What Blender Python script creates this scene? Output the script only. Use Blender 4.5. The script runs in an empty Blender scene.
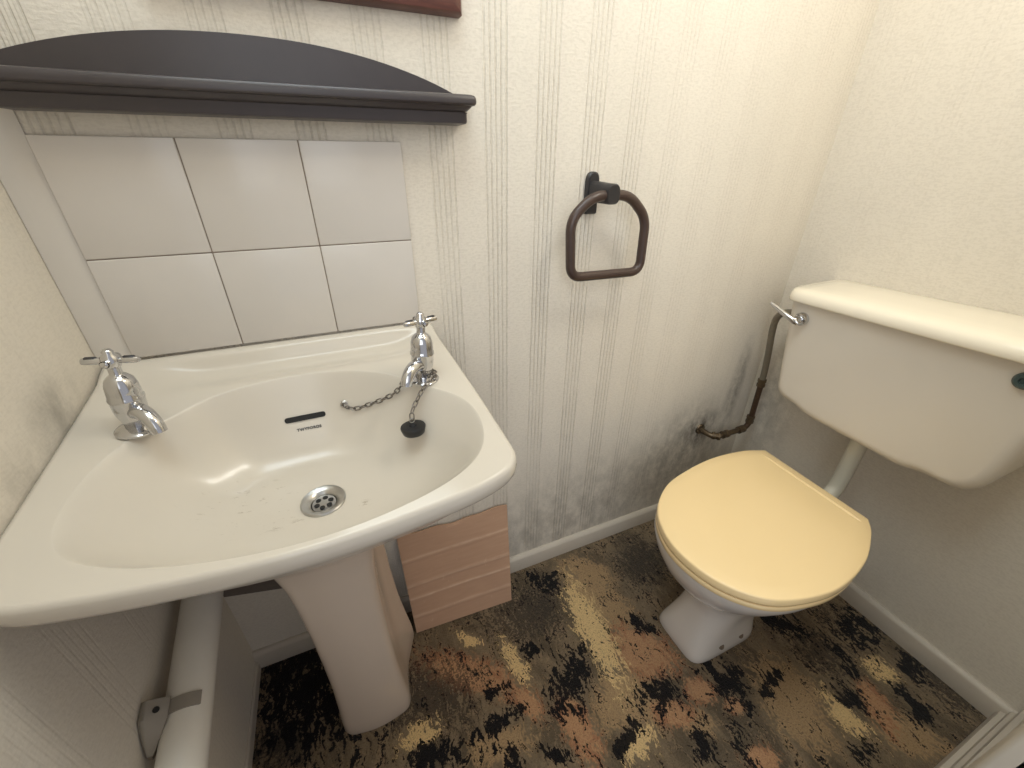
import bpy, math, random
import numpy as np
from mathutils import Vector, Matrix
from mathutils.bvhtree import BVHTree
random.seed(4)
rng = np.random.default_rng(4)
S = bpy.context.scene
COL = S.collection
PI = math.pi
W = 1.582          # room width
D = 0.80           # room depth
H = 2.30

# ------------------------------------------------------------------ helpers
class MB:
    """collects verts / faces of ONE mesh"""
    def __init__(s): s.v = []; s.f = []
    def add(s, v, f):
        o = len(s.v); s.v += [tuple(map(float, p)) for p in v]
        s.f += [tuple(i + o for i in q) for q in f]; return s
    def loft(s, rings, cap0=True, cap1=True, closed=True):
        n = len(rings[0]); v = [p for r in rings for p in r]; f = []
        for k in range(len(rings) - 1):
            for i in range(n if closed else n - 1):
                j = (i + 1) % n
                f.append((k*n+i, k*n+j, (k+1)*n+j, (k+1)*n+i))
        if cap0: f.append(tuple(reversed(range(n))))
        if cap1: f.append(tuple((len(rings)-1)*n + i for i in range(n)))
        return s.add(v, f)
    def tube(s, path, r, seg=16, closed=False, cap=True):
        P = [Vector(p) for p in path]; n = len(P)
        R = r if isinstance(r, (list, tuple)) else [r]*n
        T = []
        for i in range(n):
            a = P[(i-1) % n] if (closed or i > 0) else P[i]
            b = P[(i+1) % n] if (closed or i < n-1) else P[i]
            T.append((b-a).normalized())
        u = T[0].orthogonal().normalized(); rings = []
        for i in range(n):
            if i: u = (u - T[i]*u.dot(T[i])).normalized()
            w = T[i].cross(u)
            rings.append([tuple(P[i] + (u*math.cos(t) + w*math.sin(t))*R[i]) for t in [2*PI*k/seg for k in range(seg)]])
        if closed:
            best = min(range(seg), key=lambda k: (Vector(rings[0][k]) - Vector(rings[-1][0])).length)
            rings.append(rings[0][best:] + rings[0][:best])
            return s.loft(rings, False, False)
        return s.loft(rings, cap, cap)
    def lathe(s, prof, c=(0,0,0), ax=(0,0,1), seg=32):
        ax = Vector(ax).normalized(); u = ax.orthogonal().normalized(); w = ax.cross(u); c = Vector(c)
        rings = [[tuple(c + ax*h + (u*math.cos(t) + w*math.sin(t))*max(r, 1e-5)) for t in [2*PI*k/seg for k in range(seg)]] for r, h in prof]
        return s.loft(rings)
    def box(s, a, b, bev=0.0):
        a = [min(p, q) for p, q in zip(a, b)], [max(p, q) for p, q in zip(a, b)]
        (x0, y0, z0), (x1, y1, z1) = a
        if bev <= 0:
            v = [(x0,y0,z0),(x1,y0,z0),(x1,y1,z0),(x0,y1,z0),(x0,y0,z1),(x1,y0,z1),(x1,y1,z1),(x0,y1,z1)]
            return s.add(v, [(3,2,1,0),(4,5,6,7),(0,1,5,4),(1,2,6,5),(2,3,7,6),(3,0,4,7)])
        def ring(i, z):
            p = [(x0+bev,y0+bev),(x1-bev,y0+bev),(x1-bev,y1-bev),(x0+bev,y1-bev)]; out = []
            for k, (cx, cy) in enumerate(p):
                for q in range(4):
                    t = PI + k*PI/2 + q*PI/6
                    out.append((cx + (bev-i)*math.cos(t), cy + (bev-i)*math.sin(t), z))
            return out
        rr = [ring(bev*(1-math.sin(q*PI/6)), z0 + bev*(1-math.cos(q*PI/6))) for q in range(4)]
        rr += [ring(bev*(1-math.cos(q*PI/6)), z1 - bev*(1-math.sin(q*PI/6))) for q in range(4)]
        return s.loft(rr)
    def prism(s, poly, a, b, axis=1):
        """extrude a 2-D polygon between a and b along axis"""
        def P(p, t):
            return {0: (t, p[0], p[1]), 1: (p[0], t, p[1]), 2: (p[0], p[1], t)}[axis]
        return s.loft([[P(p, a) for p in poly], [P(p, b) for p in poly]])

def smooth_by_angle(me, deg):
    me.polygons.foreach_set('use_smooth', [True]*len(me.polygons))
    if deg < 179:
        me.set_sharp_from_angle(angle=math.radians(deg))

def obj(name, mb, mat, parent=None, org=None, smooth=40, sub=0):
    """ONE mesh object from world-space geometry; its origin is the parent's (or org)"""
    o0 = Vector(org) if org is not None else (Vector(parent['_org']) if parent is not None else Vector((0,0,0)))
    me = bpy.data.meshes.new(name)
    me.from_pydata([tuple(Vector(p) - o0) for p in mb.v], [], mb.f); me.update()
    import bmesh
    bm = bmesh.new(); bm.from_mesh(me); bmesh.ops.recalc_face_normals(bm, faces=bm.faces); bm.to_mesh(me); bm.free()
    smooth_by_angle(me, smooth)
    me.materials.append(mat)
    o = bpy.data.objects.new(name, me); COL.objects.link(o)
    if parent is not None: o.parent = parent
    if parent is None or org is not None:
        o.location = o0 - (Vector(parent['_org']) if parent is not None else Vector((0,0,0)))
    o['_org'] = tuple(o0)
    if sub:
        m = o.modifiers.new('sub', 'SUBSURF'); m.levels = sub; m.render_levels = sub
    return o

def tag(o, label, cat, group=None):
    o['label'] = label; o['category'] = cat
    if group: o['group'] = group
    return o

def thing(name, loc, label, cat, group=None):
    o = bpy.data.objects.new(name, None); o.empty_display_size = .05; COL.objects.link(o)
    o.location = loc; o['_org'] = tuple(loc); return tag(o, label, cat, group)

def struct(name, mb, mat, smooth=30):
    o = obj(name, mb, mat, smooth=smooth); o['kind'] = 'structure'; return o

def copy_tree(o, parent=None):
    c = o.copy(); COL.objects.link(c)
    if parent is not None: c.parent = parent
    for ch in list(o.children): copy_tree(ch, c)
    return c

def bez(P, n=24):
    """smooth Catmull-Rom through points"""
    P = [Vector(p) for p in P]; Q = [P[0]*2-P[1]] + P + [P[-1]*2-P[-2]]; out = []
    m = max(2, n // (len(P)-1))
    for i in range(1, len(Q)-2):
        a, b, c, d = Q[i-1:i+3]
        for k in range(m):
            t = k/m
            out.append(.5*((2*b) + (c-a)*t + (2*a-5*b+4*c-d)*t*t + (3*b-a-3*c+d)*t**3))
    out.append(P[-1]); return out

def rpoly(pts, n=8):
    """closed polygon with rounded corners: pts (x, y, radius)"""
    out = []; N = len(pts)
    for i in range(N):
        p = Vector(pts[i][:2]); a = Vector(pts[i-1][:2]); b = Vector(pts[(i+1) % N][:2]); r = pts[i][2]
        da = min(r, (a-p).length*.49); db = min(r, (b-p).length*.49)
        A = p + (a-p).normalized()*da; B = p + (b-p).normalized()*db
        for k in range(n+1):
            t = k/n; q = A*(1-t)**2 + p*2*t*(1-t) + B*t*t
            out.append((q.x, q.y))
    return out

def polar(poly, c, ang):
    """radius of a star-shaped closed polygon seen from c at the angles ang"""
    P = np.array(poly) - np.array(c); out = []
    Q = np.roll(P, -1, axis=0); E = Q - P
    for t in ang:
        d = np.array((math.cos(t), math.sin(t)))
        den = d[0]*E[:,1] - d[1]*E[:,0]
        den = np.where(abs(den) < 1e-12, 1e-12, den)
        s = (P[:,0]*E[:,1] - P[:,1]*E[:,0])/den
        u = (P[:,0]*d[1] - P[:,1]*d[0])/den
        ok = (u >= -1e-9) & (u <= 1+1e-9) & (s > 0)
        out.append(s[ok].max())
    return np.array(out)

def superell(cx, cy, a, b, z, n=2.0, N=64, a2=None):
    """closed ring; a2: half length on the +x side"""
    r = []
    for k in range(N):
        t = 2*PI*k/N; c, s_ = math.cos(t), math.sin(t)
        A = (a2 if (a2 is not None and c > 0) else a)
        r.append((cx + A*math.copysign(abs(c)**(2/n), c), cy + b*math.copysign(abs(s_)**(2/n), s_), z))
    return r

# ------------------------------------------------------------------ materials
class NT:
    def __init__(s, name):
        s.m = bpy.data.materials.new(name); s.m.use_nodes = True
        s.t = s.m.node_tree; s.b = s.t.nodes['Principled BSDF']; s.n = s.t.nodes
    def new(s, kind, **kw):
        n = s.n.new('ShaderNode' + kind)
        for k, v in kw.items():
            if k in n.inputs.keys() and not hasattr(n, k): s.set(n.inputs[k], v)
            else: setattr(n, k, v)
        return n
    def set(s, sock, v):
        if isinstance(v, bpy.types.NodeSocket): s.t.links.new(v, sock)
        else: sock.default_value = v
    def math(s, op, a, b=None, c=None, clamp=False):
        n = s.n.new('ShaderNodeMath'); n.operation = op; n.use_clamp = clamp
        for i, x in enumerate((a, b, c)):
            if x is not None: s.set(n.inputs[i], x)
        return n.outputs[0]
    def mix(s, f, a, b, mode='MIX'):
        n = s.n.new('ShaderNodeMix'); n.data_type = 'RGBA'; n.blend_type = mode
        s.set(n.inputs[0], f); s.set(n.inputs[6], a); s.set(n.inputs[7], b); return n.outputs[2]
    def coord(s):
        return s.n.new('ShaderNodeNewGeometry').outputs['Position']
    def mapped(s, vec, scale=(1,1,1), rot=(0,0,0), loc=(0,0,0)):
        n = s.n.new('ShaderNodeMapping'); s.t.links.new(vec, n.inputs[0])
        n.inputs['Scale'].default_value = scale; n.inputs['Rotation'].default_value = rot; n.inputs['Location'].default_value = loc
        return n.outputs[0]
    def noise(s, vec, scale, detail=3, rough=.55, dist=0):
        n = s.n.new('ShaderNodeTexNoise'); s.t.links.new(vec, n.inputs['Vector'])
        n.inputs['Scale'].default_value = scale; n.inputs['Detail'].default_value = detail
        n.inputs['Roughness'].default_value = rough; n.inputs['Distortion'].default_value = dist
        return n.outputs[0]
    def ss(s, x, lo, hi, a=0.0, b=1.0):
        n = s.n.new('ShaderNodeMapRange'); n.interpolation_type = 'SMOOTHSTEP'
        s.set(n.inputs[0], x)
        for i, v in zip((1,2,3,4), (lo,hi,a,b)): n.inputs[i].default_value = v
        return n.outputs[0]
    def bump(s, h, strength=.3, dist=.001, normal=None):
        n = s.n.new('ShaderNodeBump'); n.inputs['Strength'].default_value = strength; n.inputs['Distance'].default_value = dist
        s.t.links.new(h, n.inputs['Height'])
        if normal is not None: s.t.links.new(normal, n.inputs['Normal'])
        return n.outputs[0]
    def out(s, color=None, rough=None, normal=None, **kw):
        b = s.b
        if color is not None: s.set(b.inputs['Base Color'], color)
        if rough is not None: s.set(b.inputs['Roughness'], rough)
        if normal is not None: s.t.links.new(normal, b.inputs['Normal'])
        for k, v in kw.items(): s.set(b.inputs[k], v)
        return s.m

def rgb(r, g, b): return (r, g, b, 1.0)
def lin(h):
    """sRGB 0-255 triple to linear"""
    return tuple(((c/255)/12.92 if c/255 <= .04045 else ((c/255+.055)/1.055)**2.4) for c in h) + (1.0,)

def simple(name, col, rough, var=.06, scale=40, metal=0.0, bump=0.0, coat=0.0, spec=.5):
    n = NT(name); p = n.coord()
    f = n.noise(p, scale, 4)
    c = n.mix(f, tuple(x*(1-var) for x in col[:3]) + (1,), tuple(min(1, x*(1+var)) for x in col[:3]) + (1,))
    kw = {'Metallic': metal, 'Coat Weight': coat, 'Specular IOR Level': spec}
    if coat: kw['Coat Roughness'] = .06
    nm = n.bump(n.noise(p, scale*4, 3), bump, .001) if bump else None
    return n.out(c, rough, nm, **kw)
# ---- vitreous china, plastics, metals
def china_mat():
    n = NT('white_china'); p = n.coord()
    c = n.mix(n.noise(p, 6, 4), lin((204,195,181)), lin((210,201,187)))
    for (mx, my, rx, ry, th, amt) in ((.240,-.296,.035,.016,.53,.4), (.335,-.300,.020,.012,.56,.6), (.20,-.25,.10,.07,.60,.4)):
        q = n.mapped(p, (1/rx, 1/ry, 2), (0,0,0), (-mx/rx, -my/ry, -1.40))
        l = n.new('VectorMath', operation='LENGTH'); n.t.links.new(q, l.inputs[0])
        g = n.ss(l.outputs['Value'], .2, 1.0, 1.0, 0.0)
        f = n.math('MULTIPLY', n.math('MULTIPLY', g, n.ss(n.noise(n.mapped(p, (60,150,60)), 1.0, 4, .7), th, th+.08)), amt)
        c = n.mix(f, c, lin((120,96,66)))
    return n.out(c, .24, None, **{'Coat Weight': .12, 'Coat Roughness': .06})
CHINA = china_mat()
CHINA_OLD = simple('toilet_china', lin((213,206,198)), .2, .02, 6, coat=.35)
CISTERN = simple('cistern_china', lin((215,207,195)), .28, .02, 6, coat=.15)
CREAM = simple('cream_seat_plastic', lin((246,218,166)), .18, .012, 5, coat=.25)
CHROME = simple('chrome', (.60,.60,.61,1), .10, .03, 60, metal=1.0)
STEEL = simple('dull_steel', (.5,.49,.47,1), .28, .1, 60, metal=1.0)
CHAIN = simple('tarnished_chain', (.24,.22,.20,1), .32, .2, 60, metal=1.0)
PEDCHINA = simple('pedestal_china', lin((212,195,178)), .2, .02, 6, coat=.3)  # browner than the basin: carpet bounce put into the colour
RUBBER = simple('black_rubber', (.012,.012,.013,1), .45, .2, 60)
DARK_SLOT = simple('dark_opening', (.008,.008,.008,1), .6, .1, 50)
INK = simple('grey_ink', (.03,.03,.03,1), .5, .1, 50)
BLACK_PLASTIC = simple('black_bracket_plastic', lin((44,42,44)), .38, .1, 50)
RING_BROWN = simple('dark_brown_ring', lin((66,50,44)), .36, .2, 60, coat=.1)
SHELF_DARK = simple('dark_stained_wood', lin((64,58,59)), .34, .10, 25, bump=.05)
PIPE_WHITE = simple('painted_white_pipe', lin((232,226,214)), .4, .03, 20)
CLIP_GREY = simple('grey_pipe_clip', lin((150,142,130)), .5, .08, 30)
FLUSH = simple('white_plastic_pipe', lin((196,192,178)), .35, .03, 20)
PIPE_GREY = simple('grey_painted_pipe', lin((122,114,100)), .45, .15, 90, bump=.1)
PIPE_COPPER = simple('dull_copper_pipe', lin((84,66,52)), .42, .3, 120, metal=.5, bump=.1)
BRASS_OLD = simple('tarnished_brass', lin((104,90,72)), .4, .3, 150, metal=.7, bump=.15)
CAP_DARK = simple('dark_green_grey_plastic', lin((62,76,74)), .35, .1, 60)
GLASS = simple('mirror_glass', (.9,.9,.9,1), .02, 0, 10, metal=1.0)
DOORPAINT = simple('door_gloss_paint', lin((214,206,192)), .35, .03, 20)

def wood_red():
    n = NT('red_brown_wood'); p = n.mapped(n.coord(), (6, 60, 60))
    f = n.noise(p, 3, 5, .6, 1.2)
    return n.out(n.mix(f, lin((64,36,30)), lin((112,66,54))), .32, n.bump(f, .08))
WOOD = wood_red()

def tile_mat():
    n = NT('glazed_white_tile'); p = n.coord()
    return n.out(n.mix(n.noise(p, 8, 3), lin((206,200,193)), lin((214,207,199))), .22, n.bump(n.noise(p, 14, 2), .06, .004), **{'Coat Weight': .1})
TILE = tile_mat()
GROUT = simple('grey_grout', lin((140,126,114)), .8, .15, 200)

# ---- embossed wallpaper: bundles of fine vertical ridges over a woven ground
def wallpaper(name, axis, base, stripes=1.0, weave=1.0, mould=()):
    n = NT(name); p = n.coord()
    sp = n.new('SeparateXYZ'); n.t.links.new(p, sp.inputs[0])
    u = sp.outputs[axis]; z = sp.outputs[2]
    wob = n.math('MULTIPLY', n.math('SUBTRACT', n.noise(n.mapped(p, (1,1,.3)), 9, 2), .5), .0012)
    u = n.math('ADD', u, wob)
    ph = n.math('SUBTRACT', n.math('MODULO', n.math('ADD', u, 99*.0992-.668+.0496), .0992), .0496)
    mask = n.ss(n.math('ABSOLUTE', ph), .0228, .0250, 1.0, 0.0)
    ln = n.math('COSINE', n.math('MULTIPLY', ph, 2*PI/.0096))
    groove = n.ss(ln, .45, .92)
    groove = n.math('MULTIPLY', groove, mask)
    ridge = n.math('MULTIPLY', n.ss(n.math('COSINE', n.math('MULTIPLY', n.math('ADD', ph, .0030), 2*PI/.0096)), .4, .95), mask)
    brk = n.ss(n.noise(n.mapped(p, (220,220,40)), 1.0, 2), .30, .52, .25, 1.0)
    groove = n.math('MULTIPLY', groove, brk)
    horiz = n.noise(n.mapped(p, (95,95,300)), 1.0, 3)
    fine = n.noise(p, 230, 3)
    patchy = n.noise(p, 3.5, 3)
    vis = n.math('MULTIPLY', n.math('MULTIPLY', n.ss(patchy, .32, .58, .4, 1.0), n.ss(sp.outputs[0], .85, 1.2, 1.0, .3) if axis == 0 else 1.0), stripes)
    if axis == 0: vis = n.math('MULTIPLY', vis, n.math('MAXIMUM', n.ss(sp.outputs[0], .36, .42), n.ss(z, .40, .60)))
    h = n.math('ADD', n.math('MULTIPLY', horiz, .5*weave), n.math('MULTIPLY', fine, .45*weave))
    h = n.math('SUBTRACT', h, n.math('MULTIPLY', groove, n.math('MULTIPLY', vis, 1.0)))
    h = n.math('ADD', h, n.math('MULTIPLY', ridge, n.math('MULTIPLY', vis, .5)))
    col = n.mix(n.noise(p, 5, 4), tuple(c*.91 for c in base[:3])+(1,), tuple(min(1,c*1.03) for c in base[:3])+(1,))
    col = n.mix(n.math('MULTIPLY', n.ss(n.math('ADD', n.math('MULTIPLY', horiz, .6), n.math('MULTIPLY', fine, .4)), .56, .40), .12*weave), col, lin((150,138,120)))
    groove_tone = n.math('MULTIPLY', n.math('MULTIPLY', groove, vis), .20)  # darker tone along the grooves
    col = n.mix(groove_tone, col, lin((146,134,116)))
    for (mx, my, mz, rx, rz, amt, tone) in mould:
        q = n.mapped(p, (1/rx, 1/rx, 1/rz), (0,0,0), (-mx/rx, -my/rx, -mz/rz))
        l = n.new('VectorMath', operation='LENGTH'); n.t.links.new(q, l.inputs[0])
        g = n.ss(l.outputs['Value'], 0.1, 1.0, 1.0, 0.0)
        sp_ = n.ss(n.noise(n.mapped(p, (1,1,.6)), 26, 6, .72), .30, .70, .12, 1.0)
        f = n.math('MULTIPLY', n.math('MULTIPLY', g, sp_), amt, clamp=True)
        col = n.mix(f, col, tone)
    return n.out(col, .72, n.bump(h, .75, .0016), **{'Specular IOR Level': .25})
BASE = lin((228,220,207))
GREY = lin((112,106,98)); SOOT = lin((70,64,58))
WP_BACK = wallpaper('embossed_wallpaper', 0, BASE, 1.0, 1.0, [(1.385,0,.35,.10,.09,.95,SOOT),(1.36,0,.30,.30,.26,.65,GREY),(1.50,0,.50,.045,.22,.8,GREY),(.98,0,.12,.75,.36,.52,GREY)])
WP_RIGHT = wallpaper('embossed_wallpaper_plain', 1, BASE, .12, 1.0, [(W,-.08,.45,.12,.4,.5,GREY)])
WP_LEFT = wallpaper('painted_wallpaper', 1, lin((228,219,204)), .12, .7, [(0,-.13,.86,.09,.045,.40,GREY),(0,-.25,.82,.3,.05,.25,GREY)])
PLAIN = simple('painted_plaster', lin((224,216,202)), .6, .03, 12, bump=.05)
STRIP = simple('white_filler_strip', lin((212,205,196)), .45, .03, 14)
DARK_STRIP = simple('dark_grey_strip', lin((118,108,100)), .85, .25, 70, bump=.3)
CEIL = simple('ceiling_paint', lin((238,234,226)), .8, .02, 10)

def skirting_mat():
    n = NT('chipped_skirting_paint'); p = n.coord()
    f = n.ss(n.noise(n.mapped(p, (1,1,2)), 90, 4, .7), .60, .72)
    c = n.mix(n.noise(p, 12, 3), lin((188,178,165)), lin((202,193,180)))
    return n.out(n.mix(n.math('MULTIPLY', f, .35), c, lin((150,140,128))), .45, n.bump(n.noise(p, 120, 3), .15))
SKIRT = skirting_mat()

def card_mat():
    n = NT('brown_cardboard'); p = n.coord()
    f = n.noise(n.mapped(p, (20,20,160)), 1, 3)
    c = n.mix(f, lin((176,140,114)), lin((190,154,128)))
    sc = n.ss(n.noise(n.mapped(p, (60,60,18)), 1.4, 4, .7), .64, .74)
    ca = n.new('Attribute', attribute_name='crease')
    c = n.mix(n.math('MULTIPLY', ca.outputs['Fac'], n.ss(n.noise(n.mapped(p, (30,30,90)), 1, 3), .3, .6, .25, .7)), c, lin((216,188,164)))
    return n.out(n.mix(n.math('MULTIPLY', sc, .35), c, lin((212,182,156))), .8, n.bump(n.noise(n.mapped(p, (30,30,420)), 1, 2), .12))
CARD = card_mat()

# ---- abstract patterned carpet: hand-placed dabs, broken up by streaky noise
DABS = {
    'k': [(0.712, -0.347, 316, -148, 411), (0.782, -0.077, 459, 319, 910), (0.903, -0.46, 283, 53, 1269), (0.775, -0.495, 631, -1000, 3246), (0.609, -0.458, 2756, 3057, 4605), (0.963, -0.302, 1339, 402, 1065), (1.071, -0.508, 527, -59, 255), (1.165, -0.548, 451, -854, 5584), (0.921, -0.577, 1237, -331, 659), (1.003, -0.612, 2442, -1067, 1462), (1.318, -0.649, 947, 109, 1362), (1.537, -0.663, 1065, -366, 711), (1.443, -0.721, 1315, -422, 586), (1.516, -0.548, 257, 74, 405), (1.329, -0.45, 554, 421, 782), (1.39, -0.592, 3316, -575, 617), (1.231, -0.726, 996, 42, 2096), (0.119, -0.116, 66, 25, 59), (0.52, -0.359, 310, -145, 3508), (0.525, -0.428, 3077, 439, 1417), (0.651, -0.244, 1380, 683, 2806), (0.378, -0.362, 342, 409, 1747), (0.537, -0.296, 553, 162, 3466)],  # black dabs; the widest, below the basin, is mostly painted shade
    'g': [(0.383, -0.248, 90, 22, 152), (0.696, -0.15, 65, 15, 225), (1.098, -0.134, 145, -49, 198), (1.502, -0.536, 222, 98, 306), (1.563, -0.712, 482, -102, 242), (0.058, -0.196, 332, 139, 291), (1.358, -0.546, 275, 89, 267)],
    'c': [(0.834, -0.259, 835, -44, 61), (0.603, -0.255, 3817, 529, 477), (1.266, -0.665, 1496, -40, 570), (0.786, -0.513, 752, -391, 1958), (1.452, -0.642, 1317, 269, 1304), (0.346, -0.31, 687, 61, 2399), (0.514, -0.157, 4274, 3143, 3929)],
    't': [(0.925, -0.108, 511, 281, 433), (1.362, -0.749, 458, 292, 704), (0.822, -0.441, 150, 5, 310), (0.939, -0.545, 1060, 213, 1257), (0.504, -0.398, 266, 243, 1125), (0.901, -0.199, 346, 107, 104), (1.176, -0.593, 239, -23, 138)],
    'o': [(0.488, -0.236, 405, 411, 610), (0.917, -0.36, 280, 105, 258), (0.68, -0.438, 1190, 111, 259), (0.898, -0.5, 959, 586, 1291), (1.355, -0.683, 1196, -431, 709), (1.014, -0.643, 1385, 672, 2353), (1.046, -0.548, 2335, 553, 3604), (0.595, -0.35, 2218, 796, 1277), (0.993, -0.492, 968, 497, 1907)],

}
def carpet_mat():
    n = NT('patterned_carpet'); p = n.coord()
    warp = n.new('TexNoise'); n.t.links.new(p, warp.inputs['Vector']); warp.inputs['Scale'].default_value = 16; warp.inputs['Detail'].default_value = 4
    v1 = n.new('VectorMath', operation='SUBTRACT'); n.t.links.new(warp.outputs['Color'], v1.inputs[0]); v1.inputs[1].default_value = (.5,.5,.5)
    wp = n.new('VectorMath', operation='MULTIPLY_ADD'); n.t.links.new(v1.outputs[0], wp.inputs[0]); wp.inputs[1].default_value = (.05,.05,0); n.t.links.new(p, wp.inputs[2])
    pw = wp.outputs[0]
    streak = n.ss(n.noise(n.mapped(pw, (120, 34, 1), (0, 0, .22)), 1.0, 4, .62, .3), .34, .66)
    clump = n.ss(n.noise(n.mapped(pw, (40, 22, 1), (0, 0, .22)), 1.0, 5, .68, .8), .34, .66)
    tuft = n.noise(p, 300, 2, .6)
    speck = n.ss(n.noise(p, 150, 3, .7), .34, .66)
    big = n.noise(n.mapped(p, (3,1.5,1), (0,0,.3)), 3.2, 4, .6, .8)
    def field(k):
        a = n.new('Attribute', attribute_name='dab_'+k); return a.outputs['Fac']
    def mask(k, th, soft, cl=.7, st=.6, sp=.35, lim=1.0, gain=1.25):
        x = n.math('MULTIPLY', field(k), gain)
        for t_, w in ((clump, cl), (streak, st), (speck, sp)):
            x = n.math('ADD', x, n.math('MULTIPLY', n.math('SUBTRACT', t_, .5), w))
        return n.math('MULTIPLY', n.ss(x, th-soft, th+soft), lim)
    col = n.mix(n.ss(big, .36, .62), lin((98,86,69)), lin((136,118,94)))
    col = n.mix(n.math('MULTIPLY', streak, .35), col, lin((70,60,50)))
    col = n.mix(n.math('MULTIPLY', n.ss(n.math('SUBTRACT', clump, n.math('MULTIPLY', speck, .35)), .45, .62), .5), col, lin((150,126,98)))
    col = n.mix(mask('t', .62, .25, .6, .6, .4, .8, 1.5), col, lin((176,146,108)))
    col = n.mix(mask('o', .56, .20, .6, .6, .4, .88, 1.5), col, lin((166,116,84)))
    col = n.mix(n.math('MULTIPLY', mask('o', .70, .25, -.5, .5, .5), .5), col, lin((204,164,122)))
    col = n.mix(mask('g', .66, .16, .7, .8, .8, .7), col, lin((56,51,47)))
    col = n.mix(mask('c', .60, .12, .5, .9, .5, .92, 1.4), col, lin((226,194,140)))
    loose = n.ss(n.math('ADD', n.math('MULTIPLY', clump, .62), n.math('ADD', n.math('MULTIPLY', streak, .38), n.math('MULTIPLY', speck, .34))), .90, 1.04)
    col = n.mix(n.math('MULTIPLY', loose, .85), col, lin((36,32,31)))
    col = n.mix(mask('k', .72, .08, 1.0, .75, .5, .98), col, lin((17,16,19)))
    lint = n.ss(n.noise(p, 95, 2, .5), .78, .81)
    col = n.mix(n.math('MULTIPLY', lint, .8), col, lin((226,210,180)))
    col = n.mix(n.math('MULTIPLY', n.ss(tuft, .42, .66), .45), col, n.mix(1.0, col, rgb(.45,.42,.4), 'MULTIPLY'))
    h = n.math('ADD', n.math('MULTIPLY', tuft, 1.0), n.math('MULTIPLY', speck, .4))
    return n.out(col, .95, n.bump(h, .9, .003), **{'Specular IOR Level': .1, 'Sheen Weight': .1})
CARPET = carpet_mat()

# ================================================================== the setting
fm = MB(); NX, NY = 160, 110
fx0, fx1, fy0, fy1 = -.02, W+.02, -1.0, .02
fv = [(fx0+(fx1-fx0)*i/NX, fy0+(fy1-fy0)*j/NY, 0) for j in range(NY+1) for i in range(NX+1)]
ff = [(j*(NX+1)+i, j*(NX+1)+i+1, (j+1)*(NX+1)+i+1, (j+1)*(NX+1)+i) for j in range(NY) for i in range(NX)]
o0 = len(fv)
fv += [(fx0,fy0,-.05),(fx1,fy0,-.05),(fx1,fy1,-.05),(fx0,fy1,-.05)]
ff.append((o0,o0+1,o0+2,o0+3))
floor = struct('floor', MB().add(fv, ff), CARPET)
P = np.array([v[:2] for v in fv])
for k, L in DABS.items():
    F = np.zeros(len(P))
    for x, y, a, b, c in L:
        dx = P[:,0]-x; dy = P[:,1]-y
        F = np.maximum(F, np.exp(-.62*(a*dx*dx + 2*b*dx*dy + c*dy*dy)))
    at = floor.data.attributes.new('dab_'+k, 'FLOAT', 'POINT'); at.data.foreach_set('value', F.astype(np.float32))

struct('wall_back', MB().box((-.1,0,-.05),(W+.1,.1,H)), WP_BACK)
struct('wall_left', MB().box((-.1,-1.0,-.05),(0,0,H)), WP_LEFT)
struct('wall_right', MB().box((W,-1.0,-.05),(W+.1,0,H)), WP_RIGHT)
struct('ceiling', MB().box((-.1,-1.0,H),(W+.1,.1,H+.08)), CEIL)
# front wall with the doorway the photograph is taken from
DX0, DX1 = .10, 1.0
fw = MB(); fw.box((-.1,-D-.10,-.05),(DX0,-D-.03,H)); fw.box((DX1,-D-.10,-.05),(W+.1,-D-.03,H)); fw.box((DX0,-D-.10,2.02),(DX1,-D-.03,H))
struct('wall_front', fw, PLAIN)

def skirt_profile(h, t):
    return [(0,0),(t,0),(t,h-.010),(t-.003,h-.004),(t-.009,h),(0,h)]
sk = MB(); sk.loft([[(x, -d, z) for d, z in skirt_profile(.057,.015)] for x in (0.0, W)])
struct('baseboard_back', sk, SKIRT)
sk = MB(); sk.loft([[(W-d, y, z) for d, z in skirt_profile(.060,.016)] for y in (-.015, -D-.03)])
struct('baseboard_right', sk, SKIRT)
sk = MB(); sk.loft([[(d, y, z) for d, z in [(0,0),(.006,0),(.006,.026),(.003,.030),(0,.030)]] for y in (-.015, -D-.03)])
struct('baseboard_left', sk, SKIRT)
prof = [(0,0),(.030,0),(.030,.030),(.026,.042),(.018,.046),(.016,.062),(.010,.068),(.008,.088),(0,.094)]
sk = MB(); sk.loft([[(x, -D-.03+d, z) for d, z in prof] for x in (DX1+.07, W-.016)])
struct('baseboard_front', sk, SKIRT)
dl = MB(); dl.box((DX1,-D-.10,0),(DX1+.07,-D-.012,2.09),.006); dl.box((DX0-.07,-D-.10,0),(DX0,-D-.012,2.09),.006); dl.box((DX0,-D-.10,2.02),(DX1,-D-.012,2.09),.006)
struct('trim_1', dl, DOORPAINT)
# smooth white strip between the left corner and the tiles
struct('trim_2', MB().box((.0005,-.003,.30),(.0448,0,1.185),.001), STRIP)
# dark grey strip with a sloped lower edge, low down behind the basin
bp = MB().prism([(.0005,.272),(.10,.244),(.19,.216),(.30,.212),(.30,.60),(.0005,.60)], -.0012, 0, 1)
struct('trim_3', bp, DARK_STRIP)

# ================================================================== tiles
ts = .152; TX, TZ = .0445, 1.1588
tb = thing('tile_splashback', (TX+1.5*ts, 0, TZ-2*ts), 'six glazed white square tiles in two rows on the wall above the basin', 'tiles')
tm = MB(); g = .0007
for i in range(3):
    for j in range(2):
        tm.box((TX+i*ts+g, -.0065, TZ-(j+1)*ts+g),(TX+(i+1)*ts-g, 0, TZ-j*ts-g),.0016)
obj('tile_faces', tm, TILE, tb)
obj('grout', MB().box((TX+.0012,-.0046,TZ-2*ts+.0005),(TX+3*ts-.0012,0,TZ-.0012)), GROUT, tb)

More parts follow.
